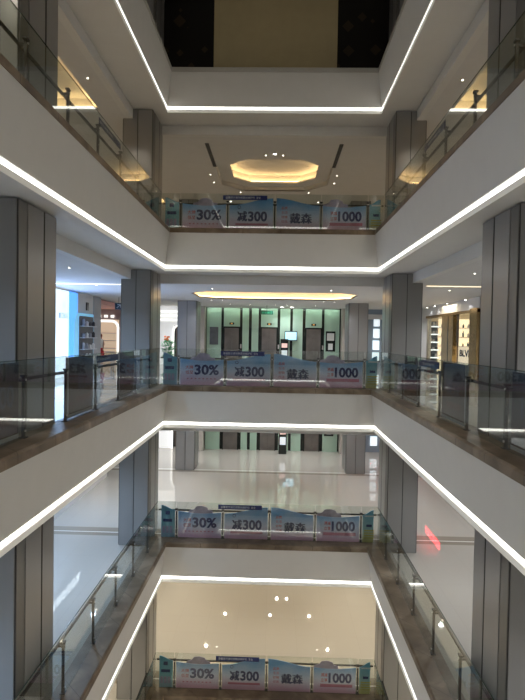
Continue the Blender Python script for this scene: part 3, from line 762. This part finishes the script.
# ------------------------------------------------------------------ right shop, middle gallery
XR = 8.3
t = thing('shopfront', 'gold framed glass shopfront with bright warm interior, right side of the middle gallery', 'shopfront', (XR, 24.5, 0))
MB().box(XR - .08, XR + .2, 23.85, 25.45, 0, 2.95).build('gold_pillar', WOODB, t, bevel=.01)
MB().box(XR - .09, XR - .08, 24.50, 24.56, 0, 2.95).build('joint', BLACK, t)
MB().box(XR - .12, XR + .25, 20.95, 21.75, 0, 3.05).build('gold_pillar', WOODB, t, bevel=.01)
MB().box(XR - .1, XR + .2, 20.95, 28.1, 2.88, 3.0).build('header', WOODB, t)
MB().box(XR - .02, XR + .2, 20.95, 28.1, 3.0, 3.5).build('upper_wall', WALLP, t)
MB().box(XR, XR + .012, 25.45, 28.05, .02, 2.88).build('glass_pane', SHOPG, t)
MB().box(XR, XR + .012, 21.75, 23.85, .02, 2.88).build('glass_pane', SHOPG, t)
MB().box(XR - .04, XR + .06, 28.0, 28.1, 0, 2.95).build('frame', STEEL, t)
for i, y in enumerate((21.9, 24.2, 26.1, 27.4)):
    g = thing('wall_spotlight', 'small downlight above the gold shopfront, %s from the camera' % ('nearest', 'second', 'third', 'farthest')[i], 'light', (XR - .25, y, 3.46), group='spotlights above the gold shopfront')
    MB().tube([(XR - .25, y, 3.42), (XR - .25, y, 3.5)], .05, 12).build('housing', WHITE, g)
    MB().tube([(XR - .25, y, 3.412), (XR - .25, y, 3.42)], .04, 12).build('lens', GLOWD, g)
    ld = bpy.data.lights.new('s', 'SPOT'); ld.energy = 6; ld.color = (.95, .95, 1); ld.spot_size = math.radians(110); ld.shadow_soft_size = .03
    lo = bpy.data.objects.new('lamp', ld); COL.objects.link(lo); lo.parent = g; lo.location = (0, 0, -.07)
YE = 28.75
struct(box(8.5, 12.6, YE, YE + .15, 0, 3.5), 'wall_back', mat('shop wall cream', (.85, .72, .5), .6))
t = thing('display_shelf', 'dark tall display shelf with glowing shelf edges behind the far right window', 'shelving', (8.8, YE - .2, 0))
MB().box(8.5, 9.02, YE - .06, YE - .005, 0, 2.75).build('back', mat('shelf dark', (.05, .06, .07), .4), t)
for q in range(6):
    MB().box(8.5, 9.02, YE - .35, YE - .06, .35 + .42 * q, .38 + .42 * q).build('shelf', WALLP, t)
    MB().box(8.5, 9.02, YE - .37, YE - .35, .33 + .42 * q, .40 + .42 * q).build('shelf_light', glow('shelf edge', (.85, .93, 1), 1.4), t)
ORD = ('lowest', 'second', 'third', 'fourth', 'fifth', 'highest')
for q in range(6):
    for k in range(3):
        tag(MB().box(8.55 + .16 * k, 8.65 + .16 * k, YE - .3, YE - .2, .381 + .42 * q, .381 + .42 * q + random.uniform(.1, .24)).build('product_box', random.choice([WALLP, BEIGE, BLACK]), bevel=.005), 'small boxed product, %s of three on the %s glowing shelf of the right shop' % (('leftmost', 'middle', 'rightmost')[k], ORD[q]), 'box', 'products on the right shop shelves')
for x0, x1, nm in ((9.08, 9.5, 'narrow'), (9.95, 11.6, 'wide')):
    t = thing('wall_shelving', '%s bright warm shelving on the end wall of the right shop' % nm, 'shelving', ((x0 + x1) / 2, YE - .2, 0))
    MB().box(x0, x1, YE - .05, YE - .005, 0, 2.9).build('lit_back', GLOWWARM, t)
    for q in range(4): MB().box(x0, x1, YE - .3, YE - .05, .9 + .5 * q, .93 + .5 * q).build('shelf', WOODB if q == 2 else BEIGE, t)
    n = 2 if nm == 'narrow' else 6
    for q in range(4):
        for k in range(n):
            hh = random.uniform(.15, .34); xx = x0 + .15 + .27 * k; zz = .931 + .5 * q
            pos = '%s from the left on the %s shelf' % (('first', 'second', 'third', 'fourth', 'fifth', 'sixth')[k], ('lowest', 'second', 'third', 'top')[q])
            tag(MB().tube([(xx, YE - .18, zz), (xx, YE - .18, zz + hh * .6), (xx, YE - .18, zz + hh * .75), (xx, YE - .18, zz + hh)], [.05, .05, .02, .02], 8).build('bottle', random.choice([WOODB, BEIGE, WHITE, BLACK])), 'bottle, %s of the %s shelving' % (pos, nm), 'bottle', 'bottles on the %s shelving' % nm)
t = thing('window_poster', 'cream poster with black lettering low in the near right shop window', 'poster', (8.6, 22.8, .4))
MB().box(8.45, 8.48, 21.85, 23.75, .35, 1.45).build('panel', mat('cream poster', (.85, .72, .55), .5, emit=.7, ecol=(1, .82, .6)), t)
text_obj('BLVD', 'lettering', BLACK, t, 1, (8.445, 23.55, 1.02), (0, -1, 0), (0, 0, 1), width=1.5, height=.3, bold=.04)
for y in (22.6, 26.6):
    g = thing('shop_lamp', '%s square ceiling lamp inside the right shop' % ('nearer' if y < 24 else 'farther'), 'ceiling light', (9.8, y, 3.4))
    MB().box(9.3, 10.3, y - .5, y + .5, 3.42, 3.49).build('panel', glow('shop lamp', (1, .92, .75), 5), g)
ld = bpy.data.lights.new('shop warm', 'AREA'); ld.shape = 'RECTANGLE'; ld.size = 6; ld.size_y = 2; ld.energy = 260; ld.color = (1, .85, .6)
lo = bpy.data.objects.new('shop_window_glow', ld); COL.objects.link(lo); lo.location = (9.8, 24.6, 3.38)

# ------------------------------------------------------------------ signs over the shops of the fourth gallery (seen in its floor)
z = -H
t = thing('shop_sign', 'white glowing letter sign over the left shop of the fourth gallery', 'sign', (-7.7, 19.5, z + 3.1))
text_obj('A H O O O X', 'lettering', GLOWS, t, 1, (-7.68, 18.3, z + 2.98), (0, 1, 0), (0, 0, 1), width=2.6, height=.34, thick=.03)
MB().box(-7.75, -7.72, 18.1, 21.0, z + 2.85, z + 3.45).build('backing', WALLP, t)
t = thing('shop_sign', 'red glowing sign over the right shop of the fourth gallery', 'sign', (8.25, 26.2, z + 3.1))
text_obj('HOME', 'lettering', GLOWR, t, 1, (8.24, 27.3, z + 2.98), (0, -1, 0), (0, 0, 1), width=2.3, height=.36, bold=.03, thick=.03)
MB().box(8.26, 8.3, 24.8, 27.6, z + 2.85, z + 3.45).build('backing', WALLP, t)
t = thing('light_line', 'thin blue light line high on the left shop front of the fourth gallery', 'light', (-7.7, 16, z + 3))
MB().box(-7.74, -7.70, 13.0, 17.9, z + 3.0, z + 3.05).build('tube', GLOWB, t)
